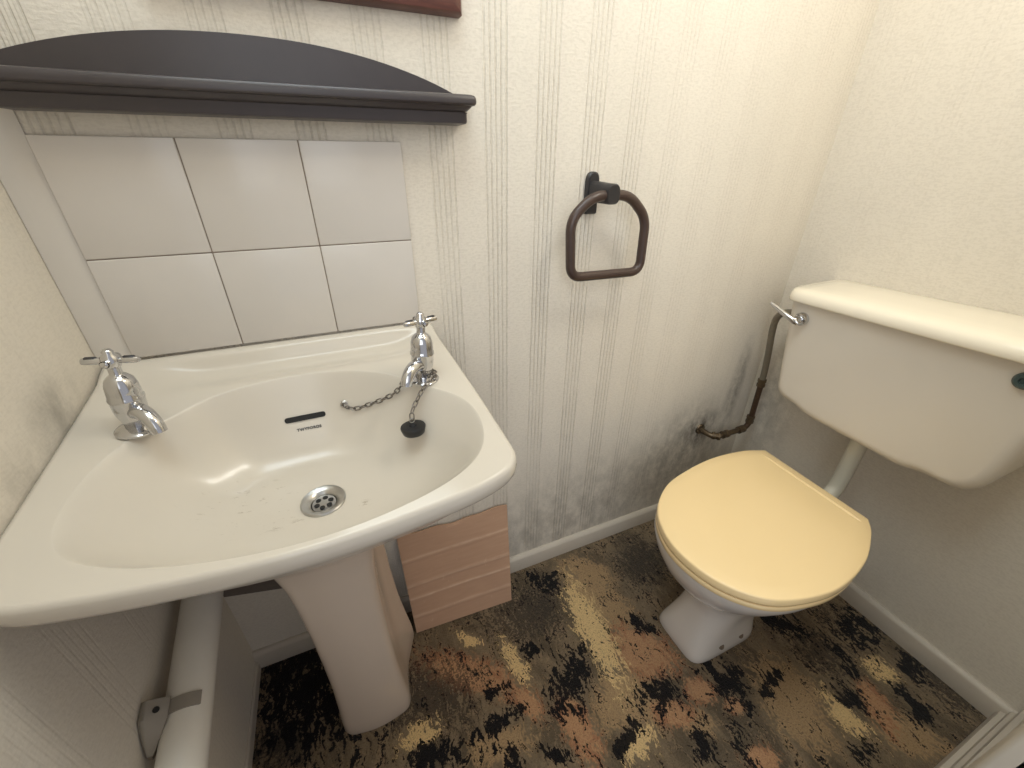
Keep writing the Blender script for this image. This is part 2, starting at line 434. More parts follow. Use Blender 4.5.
# ================================================================== shelf above
sh = thing('wall_shelf', (.315,0,1.185), 'dark stained wooden wall shelf with an arched back and moulded front', 'shelf')
xs = np.linspace(0,1,41)
arc = [(.004+.604*t, 1.216 + .0585*(1-(abs(2*t-1))**2.15)**.9) for t in xs]
obj('back_panel', MB().prism([(.004,1.20)]+arc+[(.608,1.20)], -.014, 0, 1), SHELF_DARK, sh, smooth=30)
def returned(prof, x0, x1, r=0.0):
    """moulding that runs round both ends: prof (projection, z); plan grows with projection"""
    rings = []
    for d, z in prof:
        e = d - prof[0][0]
        p = rpoly([(x0-e,0,0.0),(x0-e,-.045-d,.008),(x1+e,-.045-d,.008),(x1+e,0,0.0)],5)
        rings.append([(a,b,z) for a,b in p])
    return MB().loft(rings)
obj('base_moulding', returned([(-.004,1.183),(-.001,1.184),(0,1.1865),(0,1.1965),(.001,1.1985)], .046, .598), SHELF_DARK, sh, smooth=30)
obj('top_moulding', returned([(.000,1.1985),(.0035,1.2000),(.0085,1.2045),(.0095,1.2062),(.0135,1.2072),(.0152,1.2092),(.0155,1.2120),(.0150,1.2165),(.0132,1.2195),(.010,1.2208)], .046, .598), SHELF_DARK, sh, smooth=30)

# ================================================================== wooden frame above the shelf
fr = thing('picture_frame', (.46,0,1.322), 'reddish brown polished wooden frame hung above the arched shelf', 'frame')
fx0, fx1, fz0, fz1 = .215, .608, 1.3215, 1.80
fp = [(0,0),(0,.016),(.003,.021),(.010,.023),(.026,.017),(.032,.012),(.034,0)]
def member(a, b, nrm):
    # mitred member from corner a to b; nrm points to the inside
    a = Vector(a); b = Vector(b); d = (b-a).normalized(); n_ = Vector(nrm)
    r0 = [tuple(a + n_*q + d*q + Vector((0,-h,0))) for q, h in fp]
    r1 = [tuple(b + n_*q - d*q + Vector((0,-h,0))) for q, h in fp]
    return MB().loft([r0, r1])
c4 = [(fx0,0,fz0),(fx1,0,fz0),(fx1,0,fz1),(fx0,0,fz1)]
for i, nr in enumerate(((0,0,1),(-1,0,0),(0,0,-1),(1,0,0))):
    obj('frame_member', member(c4[i], c4[(i+1)%4], nr), WOOD, fr)
obj('glass', MB().box((fx0+.03,-.010,fz0+.03),(fx1-.03,-.004,fz1-.03)), GLASS, fr)

# ================================================================== towel ring
tr = thing('towel_ring', (.871,0,1.036), 'dark brown rounded square towel ring on a black wall bracket', 'towel ring')
pl = rpoly([(.857,1.036,.004),(.886,1.036,.004),(.886,1.114,.018),(.857,1.114,.018)],6)
m = MB(); m.loft([[(x,0,z) for x,z in pl],[(x,-.007,z) for x,z in pl],[(.8715+(x-.8715)*.82,-.010,1.075+(z-1.075)*.93) for x,z in pl]])
obj('wall_plate', m, BLACK_PLASTIC, tr)
am = MB()
ap = rpoly([(.8605,1.060,.004),(.8825,1.060,.004),(.8825,1.098,.010),(.8605,1.098,.010)],5)
hp = rpoly([(.868,1.058,.011),(.898,1.058,.011),(.898,1.095,.014),(.868,1.095,.014)],5)
am.loft([[(x,-.006,z) for x,z in ap],[(x+.004,-.030,z-.001) for x,z in ap],[(x,-.046,z) for x,z in hp],[(x,-.062,z) for x,z in hp],[(.883+(x-.883)*.86,-.066,1.0765+(z-1.0765)*.88) for x,z in hp]])
obj('bracket_arm', am, BLACK_PLASTIC, tr)
RY = -.054
rp = rpoly([(.806,.9215,.026),(.9815,.919,.026),(.9775,1.029,.026),(.928,1.0740,.026),(.844,1.0740,.026),(.797,1.034,.026)],7)
path = []
for q in rp:
    if not path or (Vector((q[0],RY,q[1]))-path[-1]).length > .0015: path.append(Vector((q[0],RY,q[1])))
obj('ring', MB().tube([tuple(q) for q in path], .0098, 16, closed=True), RING_BROWN, tr)

# ================================================================== wash basin
bas = thing('wash_basin', (.27,-.2,.64), 'large white china wash basin on a pedestal under the six tiles', 'basin')
BC = np.array((.282,-.262)); N = 160
ANG = [2*PI*k/N for k in range(N)]
OUT = rpoly([(.004,-.0015,.006),(.521,-.0015,.012),(.538,-.22,.14),(.543,-.400,.030),(.485,-.424,.05),(.300,-.4440,.13),(.140,-.430,.1),(.000,-.402,.05),(.0015,-.20,.10)],8)
BOWL = rpoly([(.120,-.168,.03),(.165,-.128,.05),(.260,-.110,.08),(.345,-.118,.08),(.410,-.150,.05),(.452,-.196,.05),(.515,-.252,.06),(.508,-.352,.07),(.445,-.402,.08),(.300,-.430,.13),(.150,-.408,.12),(.052,-.355,.07),(.052,-.255,.09),(.086,-.190,.03)],6)
RO = polar(OUT, BC, ANG); RB = polar(BOWL, BC, ANG)
for _ in range(3): RB = .25*np.roll(RB,1)+.5*RB+.25*np.roll(RB,-1)
def zrim(x, y):
    d = -y
    z = .8455 - .165*d + .075*d*d
    win = 1/(1+math.exp(-(x-.105)/.016)) * 1/(1+math.exp((x-.470)/.014))
    z += .0078*math.exp(-(max(0, d-.012)/.018)**2)*(d > .0)
    def sst(a, b, v):
        t = min(1, max(0, (v-a)/(b-a))); return t*t*(3-2*t)
    z -= .0165*sst(.019,.032,d)*(1-sst(.046,.110,d))*win
    return z
DZ = .700; DC = np.array((.286,-.272)); DR = .0205
def ringO(k, dz, hz=None):
    r = []
    for i, t in enumerate(ANG):
        p = BC + np.array((math.cos(t), math.sin(t)))*RO[i]*k
        e = BC + np.array((math.cos(t), math.sin(t)))*RO[i]
        z = hz if hz is not None else zrim(e[0], e[1]) + dz
        r.append((p[0], p[1], z))
    return r
rings = [ringO(.20,0,.668), ringO(.34,0,.670), ringO(.52,0,.678), ringO(.70,0,.700), ringO(.84,0,.732), ringO(.925,-.038), ringO(.955,-.0315), ringO(.980,-.0275), ringO(.995,-.021), ringO(1.0,-.0135), ringO(.997,-.006), ringO(.989,-.0015)]
INNER = .972
for q in np.linspace(0, 1, 45)[:-1]:
    r = []
    for i, t in enumerate(ANG):
        u = np.array((math.cos(t), math.sin(t)))
        p = BC + u*(RO[i]*INNER*(1-q) + RB[i]*1.03*q)
        r.append((p[0], p[1], zrim(p[0], p[1])))
    rings.append(r)
NB = 34
for k in range(NB+1):
    q = (k/NB)**1.6
    r = []
    for i, t in enumerate(ANG):
        u = np.array((math.cos(t), math.sin(t)))
        b = BC + u*RB[i]*1.03; e = DC + u*DR
        p = b*(1-q) + e*q
        zb = zrim(b[0], b[1]); back = max(0, u[1])
        side = abs(u[0]); hh = 1-(1-q**1.22)**(3.6+1.8*back+.6*side)
        r.append((p[0], p[1], zb + (DZ-zb)*hh))
    rings.append(r)
rings.append([(DC[0]+.0185*math.cos(t), DC[1]+.0185*math.sin(t), DZ-.004) for t in ANG]); rings.append([(DC[0]+.0185*math.cos(t), DC[1]+.0185*math.sin(t), DZ-.022) for t in ANG])
BM = MB().loft(rings, True, True)
bowl = obj('bowl', BM, CHINA, bas, smooth=180)
BVH = BVHTree.FromPolygons([Vector(v) for v in BM.v], BM.f)
def on_basin(x, y):
    h = BVH.ray_cast(Vector((x, y, 1.2)), Vector((0,0,-1)))
    n_ = h[1]; n_ = n_ if n_.z > 0 else -n_
    return h[0], n_
# drain: chrome flange, recessed grid with holes
p, n_ = on_basin(DC[0]+.012, DC[1])
dr = obj('drain_flange', MB().lathe([(.0165,-.0085),(.0305,-.0085),(.0305,.0015),(.029,.0028),(.026,.0022),(.0185,-.002),(.0168,-.006),(.0165,-.0085)], (DC[0],DC[1],DZ+.0012), (.0,-.03,1), 40), STEEL, bas)
dg = MB().lathe([(.0165,-.0055),(.0160,-.0045),(.004,-.0035),(.0001,-.0035),(.0001,-.0075),(.0165,-.0075)], (DC[0],DC[1],DZ+.0012), (0,-.03,1), 32)
gr = obj('drain_grid', dg, STEEL, dr)
for k in range(6):
    t = 2*PI*k/6+.3
    hm = MB().lathe([(.0001,-.0002),(.0038,-.0002),(.0038,.0006),(.0001,.0006)], (DC[0]+.0098*math.cos(t), DC[1]+.0098*math.sin(t), DZ-.0026), (0,0,1), 14)
    obj('drain_hole', hm, DARK_SLOT, dr)
# surface-following helper for marks on the bowl wall
def near(p):
    h = BVH.find_nearest(Vector(p)); n_ = h[1]
    return h[0], (n_ if n_.dot(Vector((.28,-.30,1.0))-h[0]) > 0 else -n_)
def frame_at(p):
    p, n_ = near(p)
    ux = Vector((1,0,0)); ux = (ux - n_*ux.dot(n_)).normalized(); uy = n_.cross(ux)
    return p, n_, ux, uy
p, n_, ux, uy = frame_at((.2749,-.1340,.7640))
sl = rpoly([(-.0305,-.0044,.0044),(.0305,-.0044,.0044),(.0305,.0044,.0044),(-.0305,.0044,.0044)],5)
m = MB(); m.loft([[tuple(p+ux*a+uy*b-n_*.006) for a,b in sl],[tuple(near(p+ux*a+uy*b)[0]+n_*.0008) for a,b in sl]])
obj('overflow_slot', m, DARK_SLOT, bas)
# maker's mark
cu = bpy.data.curves.new('makers_mark','FONT'); cu.body = 'TWYFORDS'; cu.size = .0062; cu.align_x = 'CENTER'; cu.align_y = 'CENTER'; cu.extrude = .00015; cu.offset = .00022; cu.space_character = 1.15
to = bpy.data.objects.new('text_tmp', cu); COL.objects.link(to)
bpy.context.view_layer.update()
me = bpy.data.meshes.new_from_object(to.evaluated_get(bpy.context.evaluated_depsgraph_get()))
bpy.data.objects.remove(to); me.name = 'makers_mark'; me.materials.clear(); me.materials.append(INK)
p2, n_, ux, uy = frame_at((.2772,-.1420,.7470))
mk = bpy.data.objects.new('makers_mark', me); COL.objects.link(mk); mk.parent = bas
R3 = Matrix((ux, uy, n_)).transposed().to_4x4()
MT = Matrix.Translation(p2) @ R3
for v in me.vertices:
    q, nn = near(MT @ v.co); v.co = q + nn*(.0007 + v.co.z) - Vector(bas['_org'])
me.update()
mk['label'] = "small grey maker's lettering below the overflow slot"

# ---- chrome pillar taps
def make_tap():
    """built at the world origin, spout towards +x"""
    t = bpy.data.objects.new('tap', None)
    body = MB().lathe([(.0115,.004),(.0115,.012),(.013,.018),(.0150,.026),(.0158,.034),(.0160,.044),(.0168,.046),(.0168,.049),(.0158,.051),(.0156,.058),(.0150,.066),(.0130,.0735),(.0090,.0785),(.0066,.080),(.0060,.083),(.0058,.094)], (0,0,0), (0,0,1), 36)
    tap = obj('tap', body, CHROME, None, org=(0,0,0), smooth=50)
    obj('tap_flange', MB().lathe([(.0225,0),(.0225,.0022),(.0205,.0042),(.0140,.0058),(.0110,.0065)], (0,0,0), (0,0,1), 36), CHROME, tap)
    sp = bez([(.008,0,.030),(.020,0,.0335),(.032,0,.031),(.041,0,.023),(.0455,0,.012)], 20)
    rr = [.0098 + (.0078-.0098)*(i/(len(sp)-1)) for i in range(len(sp))]
    s_ = MB().tube([tuple(q) for q in sp], rr, 20)
    obj('tap_spout', s_, CHROME, tap, smooth=50)
    hd = MB(); hd.lathe([(.0070,.091),(.0085,.094),(.0088,.100),(.0078,.105),(.0050,.108),(.0052,.111),(.0036,.1135),(.0001,.1142)], (0,0,0), (0,0,1), 24)
    for k in range(4):
        a = k*PI/2 + PI/4 - .79 + HROT; d = Vector((math.cos(a), math.sin(a), 0)); c = Vector((0,0,.0995))
        L = .0250 if k % 2 == 0 else .0140
        hd.tube([tuple(c+d*.004), tuple(c+d*.010), tuple(c+d*.013), tuple(c+d*(L-.003)), tuple(c+d*L), tuple(c+d*(L+.0012))], [.0040,.0038,.0046,.0043,.0038,.0015], 14)
    obj('tap_handle', hd, CHROME, tap, smooth=50)
    for k in (0, 2):
        a = k*PI/2 + PI/4 - .79 + HROT; d = Vector((math.cos(a), math.sin(a), 0)); c = Vector((0,0,.0995))
        il = MB().tube([tuple(c + d*q + Vector((0,0,.0026))) for q in (.0110,.0130,.0215,.0230)], [.0016,.0029,.0028,.0015], 12)
        obj('handle_inlay', il, BLACK_PLASTIC, tap, smooth=50)['label'] = 'black inlay along a tap arm'
    return tap
def put_tap(tap, x, y, ang, lean):
    p, n_ = on_basin(x, y)
    tap.parent = bas
    tap.matrix_local = Matrix.Translation(p - Vector(bas['_org']) - Vector((0,0,.0012))) @ Matrix.Rotation(lean, 4, 'Y') @ Matrix.Rotation(math.radians(ang), 4, 'Z')
    return p
HROT = math.radians(42)
tapL = make_tap(); tapR = copy_tree(tapL)
HB = [c for c in tapR.children if c.name.startswith(('tap_handle','handle_inlay'))]
pl_ = put_tap(tapL, .0850, -.172, -48, .065); pr_ = put_tap(tapR, .4640, -.178, 228, 0.05)
for t_ in (tapL, tapR): t_.scale = (1.12, 1.12, 1.0)
for h_ in HB: h_.rotation_euler.z = math.radians(-228-48+48-19-2)
tapL['label'] = 'left chrome pillar tap beside the side wall'; tapR['label'] = 'right chrome pillar tap with the plug chain round it'

# ================================================================== plug and chain
pc = thing('basin_plug', (.445,-.215,.76), 'black rubber plug hanging on a chain from the right tap', 'plug')
hp_, hn = near((.3361,-.1360,.7756))
hk = MB().lathe([(.0062,-.001),(.0062,.0015),(.004,.003),(.0001,.0032)], hp_, hn, 18); hk.tube([tuple(hp_ + hn*.004 + Vector((math.cos(t)*.0042, 0, math.sin(t)*.0042))) for t in [2*PI*k/16 for k in range(16)]], .0010, 8, closed=True)
obj('chain_hook', hk, STEEL, pc, smooth=50)
def over(x, y, dz): 
    q, _ = on_basin(x, y); return Vector((q.x, q.y, q.z + dz))
pb = Vector((.4300,-.2355,.7665)); tilt = Vector((-.02,.10,1)).normalized()
ptop = pb + tilt*.012
def off(p, d=.0035):
    q, n_ = near(p); return q + n_*d
ch1 = bez([hp_ + hn*.005, off((.347,-.146,.7690)), off((.368,-.152,.7735)), off((.4007,-.166,.7886)), off((.4223,-.175,.8038),.006), Vector((.4375,-.193,pr_.z+.020))], 60)
ch2 = bez([Vector((.4375,-.193,pr_.z+.020)), Vector((.436,-.172,pr_.z+.012)), Vector((.448,-.153,pr_.z+.006)), Vector((.470,-.153,pr_.z+.006)), Vector((.484,-.170,pr_.z+.006)), Vector((.480,-.192,pr_.z+.006)), Vector((.464,-.205,pr_.z+.004)), Vector((.452,-.212,pr_.z-.006)), ptop + Vector((.003,.004,.016)), ptop + Vector((0,0,.006))], 90)
def resample(P, step):
    out = [P[0]]; acc = 0
    for a, b in zip(P, P[1:]):
        L = (b-a).length; d = 0
        while acc + (L-d) >= step:
            d += step-acc; out.append(a + (b-a)*(d/L)); acc = 0
        acc += L-d
    return out
link = None; LN = .0118
def stadium(L, w, n=8):
    out = []
    for k in range(n+1): t = -PI/2 + PI*k/n; out.append((L/2-w+ w*math.cos(t), w*math.sin(t), 0))
    for k in range(n+1): t = PI/2 + PI*k/n; out.append((-L/2+w + w*math.cos(t), w*math.sin(t), 0))
    return out
chain = resample(ch1, LN*.84)[:-1] + resample(ch2, LN*.84) + [ptop + Vector((0,0,.001))]
lk = None
for i, (a, b) in enumerate(zip(chain, chain[1:])):
    if lk is None:
        lk = obj('chain_link', MB().tube(stadium(LN, .0032), .00105, 8, closed=True), CHAIN, None, org=(0,0,0)); o = lk
    else:
        o = lk.copy(); COL.objects.link(o)
    o.parent = pc
    d = (b-a).normalized(); up_ = Vector((0,0,1)) if i % 2 else d.cross(Vector((0,0,1))).normalized()
    yv = up_.cross(d).normalized(); zv = d.cross(yv)
    o.matrix_local = Matrix.Translation((a+b)/2 - Vector(pc['_org'])) @ Matrix((d, yv, zv)).transposed().to_4x4()
st = obj('stopper', MB().lathe([(.0160,-.0090),(.0170,-.008),(.0190,-.001),(.0195,.002),(.0185,.004),(.016,.0045),(.006,.0045),(.005,.008),(.0001,.0085)], pb, tilt, 32), RUBBER, pc, smooth=45)
obj('stopper_eye', MB().tube([tuple(ptop + Vector((math.cos(t)*.0038, 0, math.sin(t)*.0038+.001))) for t in [2*PI*k/14 for k in range(14)]], .0009, 8, closed=True), STEEL, st)

# ================================================================== pedestal
pe = thing('basin_pedestal', (.27,-.16,0), 'white china pedestal with a flared foot holding up the basin', 'pedestal')
# sections: z, front half width, front y, back half width, back y, corner radius
SEC = [(0,.072,-.255,.112,-.085,.020),(.012,.074,-.257,.114,-.083,.020),(.05,.073,-.258,.112,-.083,.02),(.12,.068,-.262,.103,-.085,.02),(.20,.0645,-.266,.094,-.085,.02),(.30,.063,-.272,.088,-.085,.02),(.40,.063,-.278,.085,-.085,.02),(.48,.064,-.284,.085,-.085,.020),(.55,.068,-.292,.087,-.085,.022),(.60,.075,-.302,.090,-.085,.024),(.64,.088,-.318,.098,-.085,.028),(.667,.108,-.340,.110,-.085,.034)]
pm = []
for z, fw_, fy, bw, by, r in SEC:
    cxp = .2665
    mid = fy*.45 + by*.55
    p = rpoly([(cxp-fw_,fy+.006,r),(cxp,fy-.008,.06),(cxp+fw_,fy+.006,r),(cxp+(fw_*.62+bw*.38)-.008,mid,.03),(cxp+bw,by,.006),(cxp-bw,by,.006),(cxp-(fw_*.62+bw*.38)+.008,mid,.03)],6)
    pm.append([(a,b,z) for a,b in p])
obj('pedestal_shell', MB().loft(pm), PEDCHINA, pe, smooth=50)

# ================================================================== cardboard
cd = MB(); nx, nz = 24, 60
A0, A1 = Vector((.386,-.080,.002)), Vector((.661,-.0945,.002)); B0, B1 = Vector((.382,-.006,.292)), Vector((.6835,-.0055,.290))
cre = (.17,.36,.50,.755)
front = []; back = []; crv = []
nrm = (A1-A0).cross(B0-A0).normalized(); nrm = nrm if nrm.y < 0 else -nrm
for j in range(nz+1):
    v = j/nz
    for i in range(nx+1):
        u = i/nx
        p = (A0*(1-u)+A1*u)*(1-v) + (B0*(1-u)+B1*u)*v
        b = 0
        for c in cre: b += .0018*math.exp(-((v-c)/.010)**2)
        b += .0012*math.sin(u*7+v*3) * v*(1-v)*4
        if v > .97: p = p + Vector((0,0,.003*math.sin(u*9)+.002*math.sin(u*23)))
        front.append(p + nrm*(b+.004)); back.append(p); crv.append(max(math.exp(-((v-c-.006)/.0075)**2) for c in cre))
n1 = (nx+1)*(nz+1); f = []
for j in range(nz):
    for i in range(nx):
        a = j*(nx+1)+i; f.append((a,a+1,a+nx+2,a+nx+1)); f.append((n1+a+nx+1,n1+a+nx+2,n1+a+1,n1+a))
edge = [i for i in range(nx+1)] + [j*(nx+1)+nx for j in range(1,nz+1)] + [nz*(nx+1)+i for i in range(nx-1,-1,-1)] + [j*(nx+1) for j in range(nz-1,0,-1)]
for a, b in zip(edge, edge[1:]+edge[:1]): f.append((a, n1+a, n1+b, b))
co = obj('cardboard_sheet', MB().add(front+back, f), CARD, None, org=(.52,-.085,0), smooth=50)
at = co.data.attributes.new('crease','FLOAT','POINT'); at.data.foreach_set('value', np.array(crv+crv, dtype=np.float32))
tag(co, 'creased sheet of brown cardboard leaning on the wall beside the pedestal', 'cardboard')

# ================================================================== pipe on the left wall
R0 = .030; PXc = .043
tag(obj('drain_pipe', MB().tube([(PXc,-.002,.490),(PXc,-.15,.457),(PXc,-.30,.422),(PXc,-.80,.305)], R0, 32), PIPE_WHITE, None, org=(PXc,-.4,.40)), 'thick white pipe running along the left wall below the basin', 'pipe')
slope = Vector((0,-.30,-.070)).normalized()
cc = Vector((PXc,-.315,.4185))
yv = slope; xv = Vector((1,0,0)); zv = xv.cross(yv); zv = zv if zv.z > 0 else -zv
cl = thing('pipe_clip', (0,-.35,.43), 'grey plastic clip holding the white pipe to the left wall', 'pipe clip')
def arcstrip(r0, r1, a0, a1, w):
    rings = []
    for k in range(25):
        t = a0+(a1-a0)*k/24; d = xv*math.cos(t)+zv*math.sin(t)
        rings.append([tuple(cc + d*r0 - yv*w), tuple(cc + d*r1 - yv*w), tuple(cc + d*r1 + yv*w), tuple(cc + d*r0 + yv*w)])
    return MB().loft(rings)
obj('clip_strap', arcstrip(R0+.0003, R0+.0035, .78, PI*.98, .009), CLIP_GREY, cl)
bk = rpoly([(-.0425,.044,.002),(-.036,.050,.004),(-.012,.0345,.012),(-.012,.0305,.002),(-.0245,.021,.008),(-.0312,.004,.006),(-.0312,-.022,.003),(-.036,-.036,.003),(-.0425,-.030,.003)],5)
m = MB(); m.loft([[tuple(cc + xv*(-.037+(a+.037)*k) + zv*(.004+(b-.004)*k) + yv*s_) for a, b in bk] for s_, k in ((-.012,1),(.012,1),(.030,.62),(.046,.22))])
obj('clip_bracket', m, CLIP_GREY, cl)
hm = MB().lathe([(.0001,0),(.0040,0),(.0040,.0012),(.0001,.0012)], cc + xv*-.0235 + zv*.0425 + yv*.002, xv*.54 + zv*.84, 16)
obj('screw_hole', hm, DARK_SLOT, cl)

# ================================================================== cistern
CYc = -.384
ci = thing('toilet_cistern', (W,CYc,.555), 'wide white wall-hung toilet cistern with a chrome flush lever', 'cistern')
ol = rpoly([(CYc-.244,.836,.006),(CYc+.250,.836,.006),(CYc+.218,.570,.030),(CYc+.160,.562,.03),(CYc+.128,.548,.03),(CYc-.092,.548,.03),(CYc-.124,.565,.03),(CYc-.214,.570,.060)],7)
def TILT(y, z): return (.022*(-.15-y))*max(0,(z-.60)/.235) - .012*max(0,min(1,(-.40-y)/.15))*max(0,min(1,(.66-z)/.1))
def cring(x, inset, draft=1.0):
    r = []
    zc = .70
    for y, z in ol:
        ky = 1 - inset/.23; kz = 1 - inset/.14
        r.append((x + draft*(.836-z)*.055, CYc+(y-CYc)*ky, zc+(z-zc)*(kz if z < zc else 1)+TILT(y,z)))
    return r
m = MB(); rs = [cring(W-.0005,0,0), cring(W-.10,0,.3)]
for k in range(7):
    t = k/6*PI/2; rs.append(cring(W-.158-.022*math.sin(t), .022*(1-math.cos(t))))
rs.append(cring(W-.1805, .05)); rs.append(cring(W-.182, .12))
m.loft(rs)
obj('tank', m, CISTERN, ci, smooth=60)
def lring(k, z):
    # k: 0 full plan, 1 shrunk right to the ridge along the wall
    e = .264 - .03*k; f = .252 - .03*k; d = .203 - .165*k; q = .12 - .10*k
    p = rpoly([(W-.0005,CYc+e,.0),(W-q,CYc+e,.05*(1-k*.5)),(W-d+.004,CYc+f,.035*(1-k*.5)),(W-d,CYc,.2),(W-d+.004,CYc-f,.035*(1-k*.5)),(W-q,CYc-e,.05*(1-k*.5)),(W-.0005,CYc-e,.0)],7)
    return [(a,b,z + TILT(b,z) - .011*min(1,k*4)*max(0,(abs(b-CYc)-.15)/.11)**2) for a,b in p]
m = MB(); m.loft([lring(.06,.832),lring(.012,.833),lring(0,.836),lring(.004,.845),lring(.018,.852),lring(.045,.858),(lring(.10,.8625)),lring(.20,.866),lring(.38,.8685),lring(.65,.870),lring(.95,.8705)])
obj('cistern_lid', m, simple('cistern_lid_china', lin((240,231,212)), .2, .015, 6, coat=.3), ci, smooth=60)
# flush lever, left end of the front
LV = Vector((W-.183, -.181, .793))
fl = obj('flush_lever', MB().lathe([(.0001,.030),(.008,.029),(.0095,.024),(.0085,.006),(.0085,0)], LV, (-1,0,0), 24), CHROME, ci, smooth=50)
obj('lever_rosette', MB().lathe([(.016,-.004),(.016,.003),(.013,.007),(.008,.008)], LV, (-1,0,0), 28), CHROME, fl)
h0 = LV + Vector((-.027,0,0))
obj('lever_handle', MB().tube([tuple(h0 + Vector((.002,-.010,-.005))), tuple(h0 + Vector((0,-.004,-.002))), tuple(h0 + Vector((-.003,.022,.008))), tuple(h0 + Vector((-.006,.052,.020))), tuple(h0 + Vector((-.007,.066,.026)))], [.0050,.0074,.0066,.0056,.0040], 14), CHROME, fl, smooth=50)
obj('lever_hole_cap', MB().lathe([(.0145,-.004),(.0145,.003),(.011,.0065),(.006,.0065),(.0055,.003),(.0001,.003)], (W-.183,-.566,.8115), (-1,0,0), 28), CAP_DARK, ci, smooth=45)['label'] = 'dark round plug in the spare lever hole'

# ================================================================== toilet
to_ = thing('toilet', (1.17,-.38,0), 'white china toilet pan with the glossy cream lid closed', 'toilet')
SC = (1.135,-.383)
LID = [(1.372,-.226),(1.31,-.2035),(1.21,-.194),(1.11,-.205),(1.02,-.229),(.945,-.283),(.910,-.352),(.908,-.42),(.932,-.487),(.985,-.541),(1.06,-.568),(1.14,-.576),(1.24,-.559),(1.325,-.522),(1.364,-.494)]
lc = bez([(x,y,0) for x,y in LID], 14*8)
lp = [(q.x,q.y) for q in lc]
def dring(inset, z, src=lp):
    c = Vector(SC); out = []
    for x, y in src:
        v = Vector((x,y))-c; L = v.length; out.append((c.x+v.x*(L-inset)/L, c.y+v.y*(L-inset)/L, z))
    return out
m = MB(); m.loft([dring(.012,.4085),dring(.002,.4088),dring(.0003,.4105),dring(0,.414),dring(.0002,.4262),dring(.0012,.4288),dring(.0035,.4300),dring(.03,.4302),dring(.09,.4304),dring(.14,.4306)])
ld = obj('toilet_lid', m, CREAM, to_, smooth=50)
# raised roll along the straight hinge side
ha, hb = Vector((1.347,-.236,.4275)), Vector((1.340,-.492,.4275))
obj('lid_roll', MB().tube([tuple(ha + (hb-ha)*t) for t in np.linspace(0,1,14)], [.003]+[.0055]*12+[.003], 16), CREAM, ld)
m = MB(); m.loft([dring(.014,.3915),dring(.003,.3915),dring(.0012,.3935),dring(.0010,.4030),dring(.0022,.4055),dring(.012,.4062)])
obj('toilet_seat', m, CREAM, to_, smooth=50)
for s_ in (.07,-.07):
    hm = MB().tube([(1.372,-.36+s_-.018,.405),(1.372,-.36+s_+.018,.405)], .010, 18); hm.lathe([(.011,-.025),(.011,0),(.006,.004)], (1.372,-.36+s_,.398), (0,0,1), 18)
    obj('seat_hinge', hm, CREAM, to_, smooth=50)
PANR = [(.3910,1.137,.218,.178,2.1),(.386,1.137,.222,.181,2.1),(.372,1.137,.222,.181,2.1),(.345,1.139,.217,.172,2.1),(.31,1.144,.206,.154,2.1),(.27,1.152,.186,.129,2.1),(.23,1.160,.156,.104,2.1),(.19,1.165,.125,.085,2.15),(.155,1.162,.104,.074,2.3),(.12,1.152,.100,.067,2.6),(.085,1.142,.104,.066,3.2),(.05,1.134,.109,.070,4.0),(.022,1.130,.112,.075,5.0),(.004,1.128,.113,.077,5.5),(0,1.128,.112,.076,5.5)]
m = MB(); m.loft([superell(cx,-.374-.010*min(1,z/.3),a,b,z,nn,72) for z,cx,a,b,nn in reversed(PANR)])
obj('pan', m, CHINA_OLD, to_, smooth=60)
# trap behind the foot and the inlet horn
tp = bez([(1.235,-.374,.17),(1.30,-.374,.215),(1.365,-.374,.20),(1.405,-.374,.12),(1.41,-.374,.002)], 28)
obj('trap', MB().tube([tuple(q) for q in tp], [.05]*len(tp), 28), CHINA_OLD, to_, smooth=60)
obj('inlet_horn', MB().tube([(1.33,-.376,.352),(1.375,-.374,.352),(1.392,-.373,.352)], [.030,.027,.029], 24), CHINA_OLD, to_, smooth=60)
for (bx_, by_) in ((1.100,-.4465),(1.170,-.4455)):
    obj('floor_screw', MB().lathe([(.0085,-.006),(.0085,.0015),(.006,.003),(.0001,.003)], (bx_,by_,.036), (0,-.75,.65), 18), simple('rusty_screw', lin((120,106,92)), .5, .3, 200, metal=.4), to_)

# ================================================================== flush pipe
fpp = thing('flush_pipe', (1.485,-.370,.33), 'white plastic flush pipe between the cistern and the toilet pan', 'pipe')
fq = [(1.485,-.370,.560),(1.485,-.370,.53),(1.485,-.370,.44)] + [tuple(q) for q in bez([(1.485,-.370,.42),(1.476,-.371,.378),(1.450,-.372,.356),(1.41,-.373,.352),(1.3925,-.373,.352)], 20)]
obj('flush_tube', MB().tube(fq, .0185, 24), FLUSH, fpp, smooth=60)
obj('pipe_nut', MB().lathe([(.0195,0),(.0245,.002),(.0245,.018),(.022,.020)], (1.485,-.370,.532), (0,0,1), 8), FLUSH, fpp, smooth=20)

# ================================================================== water supply
ws = thing('water_supply_pipe', (1.46,-.05,.35), 'bent grey and copper water pipe running from the wall up to the cistern', 'pipe')
PR = .0085; yP = -.055
a_ = Vector((1.383,-.001,.352))
low = [tuple(q) for q in bez([(1.383,-.001,.352),(1.384,-.03,.352),(1.392,-.048,.3515),(1.410,yP,.351),(1.43,yP,.351)], 20)] + [(1.50,yP,.350)]
obj('elbow_pipe', MB().tube(low, .0088, 18), BRASS_OLD, ws, smooth=60)
obj('wall_flange', MB().lathe([(.019,0),(.017,.004),(.011,.005)], a_, (0,-1,0), 24), BRASS_OLD, ws)
mid_ = [(1.49,yP,.350)] + [tuple(q) for q in bez([(1.515,yP,.351),(1.532,yP,.358),(1.540,yP,.375)], 12)] + [(1.540,yP,.40),(1.533,yP,.52)]
obj('copper_pipe', MB().tube(mid_, PR, 18), PIPE_COPPER, ws, smooth=60)
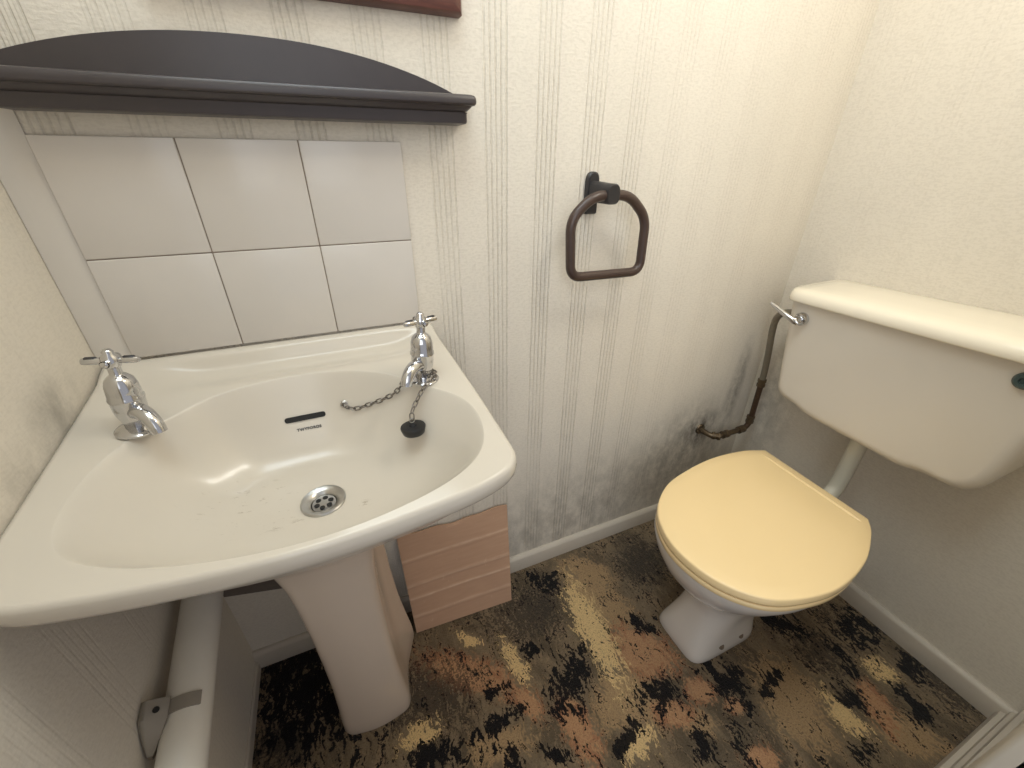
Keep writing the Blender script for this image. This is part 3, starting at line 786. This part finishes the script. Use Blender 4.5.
up__ = [tuple(q) for q in bez([(1.533,yP,.52),(1.528,yP,.57),(1.512,yP-.002,.64),(1.496,yP-.004,.700),(1.482,yP-.012,.742),(1.468,yP-.032,.768),(1.455,yP-.062,.782),(1.447,yP-.090,.787),(1.446,-.1445,.788)], 64)]
obj('riser_pipe', MB().tube(up__, .0088, 18), PIPE_GREY, ws, smooth=60)
def fitting(c, ax, L=.026, r=.0125):
    return MB().lathe([(.0092,-L/2),(r,-L/2+.001),(r,-L/6),(r*.86,-L/6+.001),(r*.86,L/6-.001),(r,L/6),(r,L/2-.001),(.0092,L/2)], c, ax, 12)
for c, ax in (((1.533,yP,.522),(-.05,0,1)), ((1.5385,yP,.384),(-.03,0,1)), ((1.508,yP,.3505),(1,0,.05)), ((1.436,yP,.351),(1,0,0)), ((1.4005,-.0515,.3515),(.75,-.6,0))):
    obj('compression_nut', fitting(c, ax), BRASS_OLD, ws, smooth=25)

# ================================================================== light and camera
def area(name, loc, rot, size, power, col, shape='RECTANGLE', sy=None):
    L = bpy.data.lights.new(name, 'AREA'); L.shape = shape; L.size = size; L.size_y = sy or size; L.energy = power; L.color = col
    o = bpy.data.objects.new(name, L); COL.objects.link(o); o.location = loc; o.rotation_euler = rot; return o
lamp = bpy.data.lights.new('ceiling_lamp', 'POINT'); lamp.energy = 9.0; lamp.shadow_soft_size = .09; lamp.color = (1.0,.97,.87)
lo = bpy.data.objects.new('ceiling_lamp', lamp); COL.objects.link(lo); lo.location = (1.10,-.52,1.84)
area('cool_fill', (.34,-.46,2.27), (0,0,0), .8, 9.0, (.80,.93,1.0), sy=.5)  # added cool fill for the left side, no real fixture
area('hall_light', (.25,-1.9,1.75), (math.radians(78),0,math.radians(-38)), 1.2, 5.6, (.92,.97,1.0), sy=1.4).data.spread = math.radians(100)
wd = bpy.data.worlds.new('world'); S.world = wd; wd.use_nodes = True
bg = wd.node_tree.nodes['Background']; bg.inputs[0].default_value = (.95,.95,1.0,1); bg.inputs[1].default_value = .5

cam = bpy.data.cameras.new('camera'); co_ = bpy.data.objects.new('camera', cam); COL.objects.link(co_)
cam.sensor_fit = 'HORIZONTAL'; cam.sensor_width = 36.0; cam.lens = 409.5/1024*36.0; cam.clip_start = .01
co_.location = (.3604,-.7798,1.136); co_.rotation_euler = (1.067,-.0059,-.408)
S.camera = co_
S.view_settings.view_transform = 'Standard'; S.view_settings.look = 'None'; S.view_settings.gamma = 1; S.view_settings.use_curve_mapping = False
S.view_settings.exposure = -0.03
for o in bpy.data.objects:
    if '_org' in o: del o['_org']
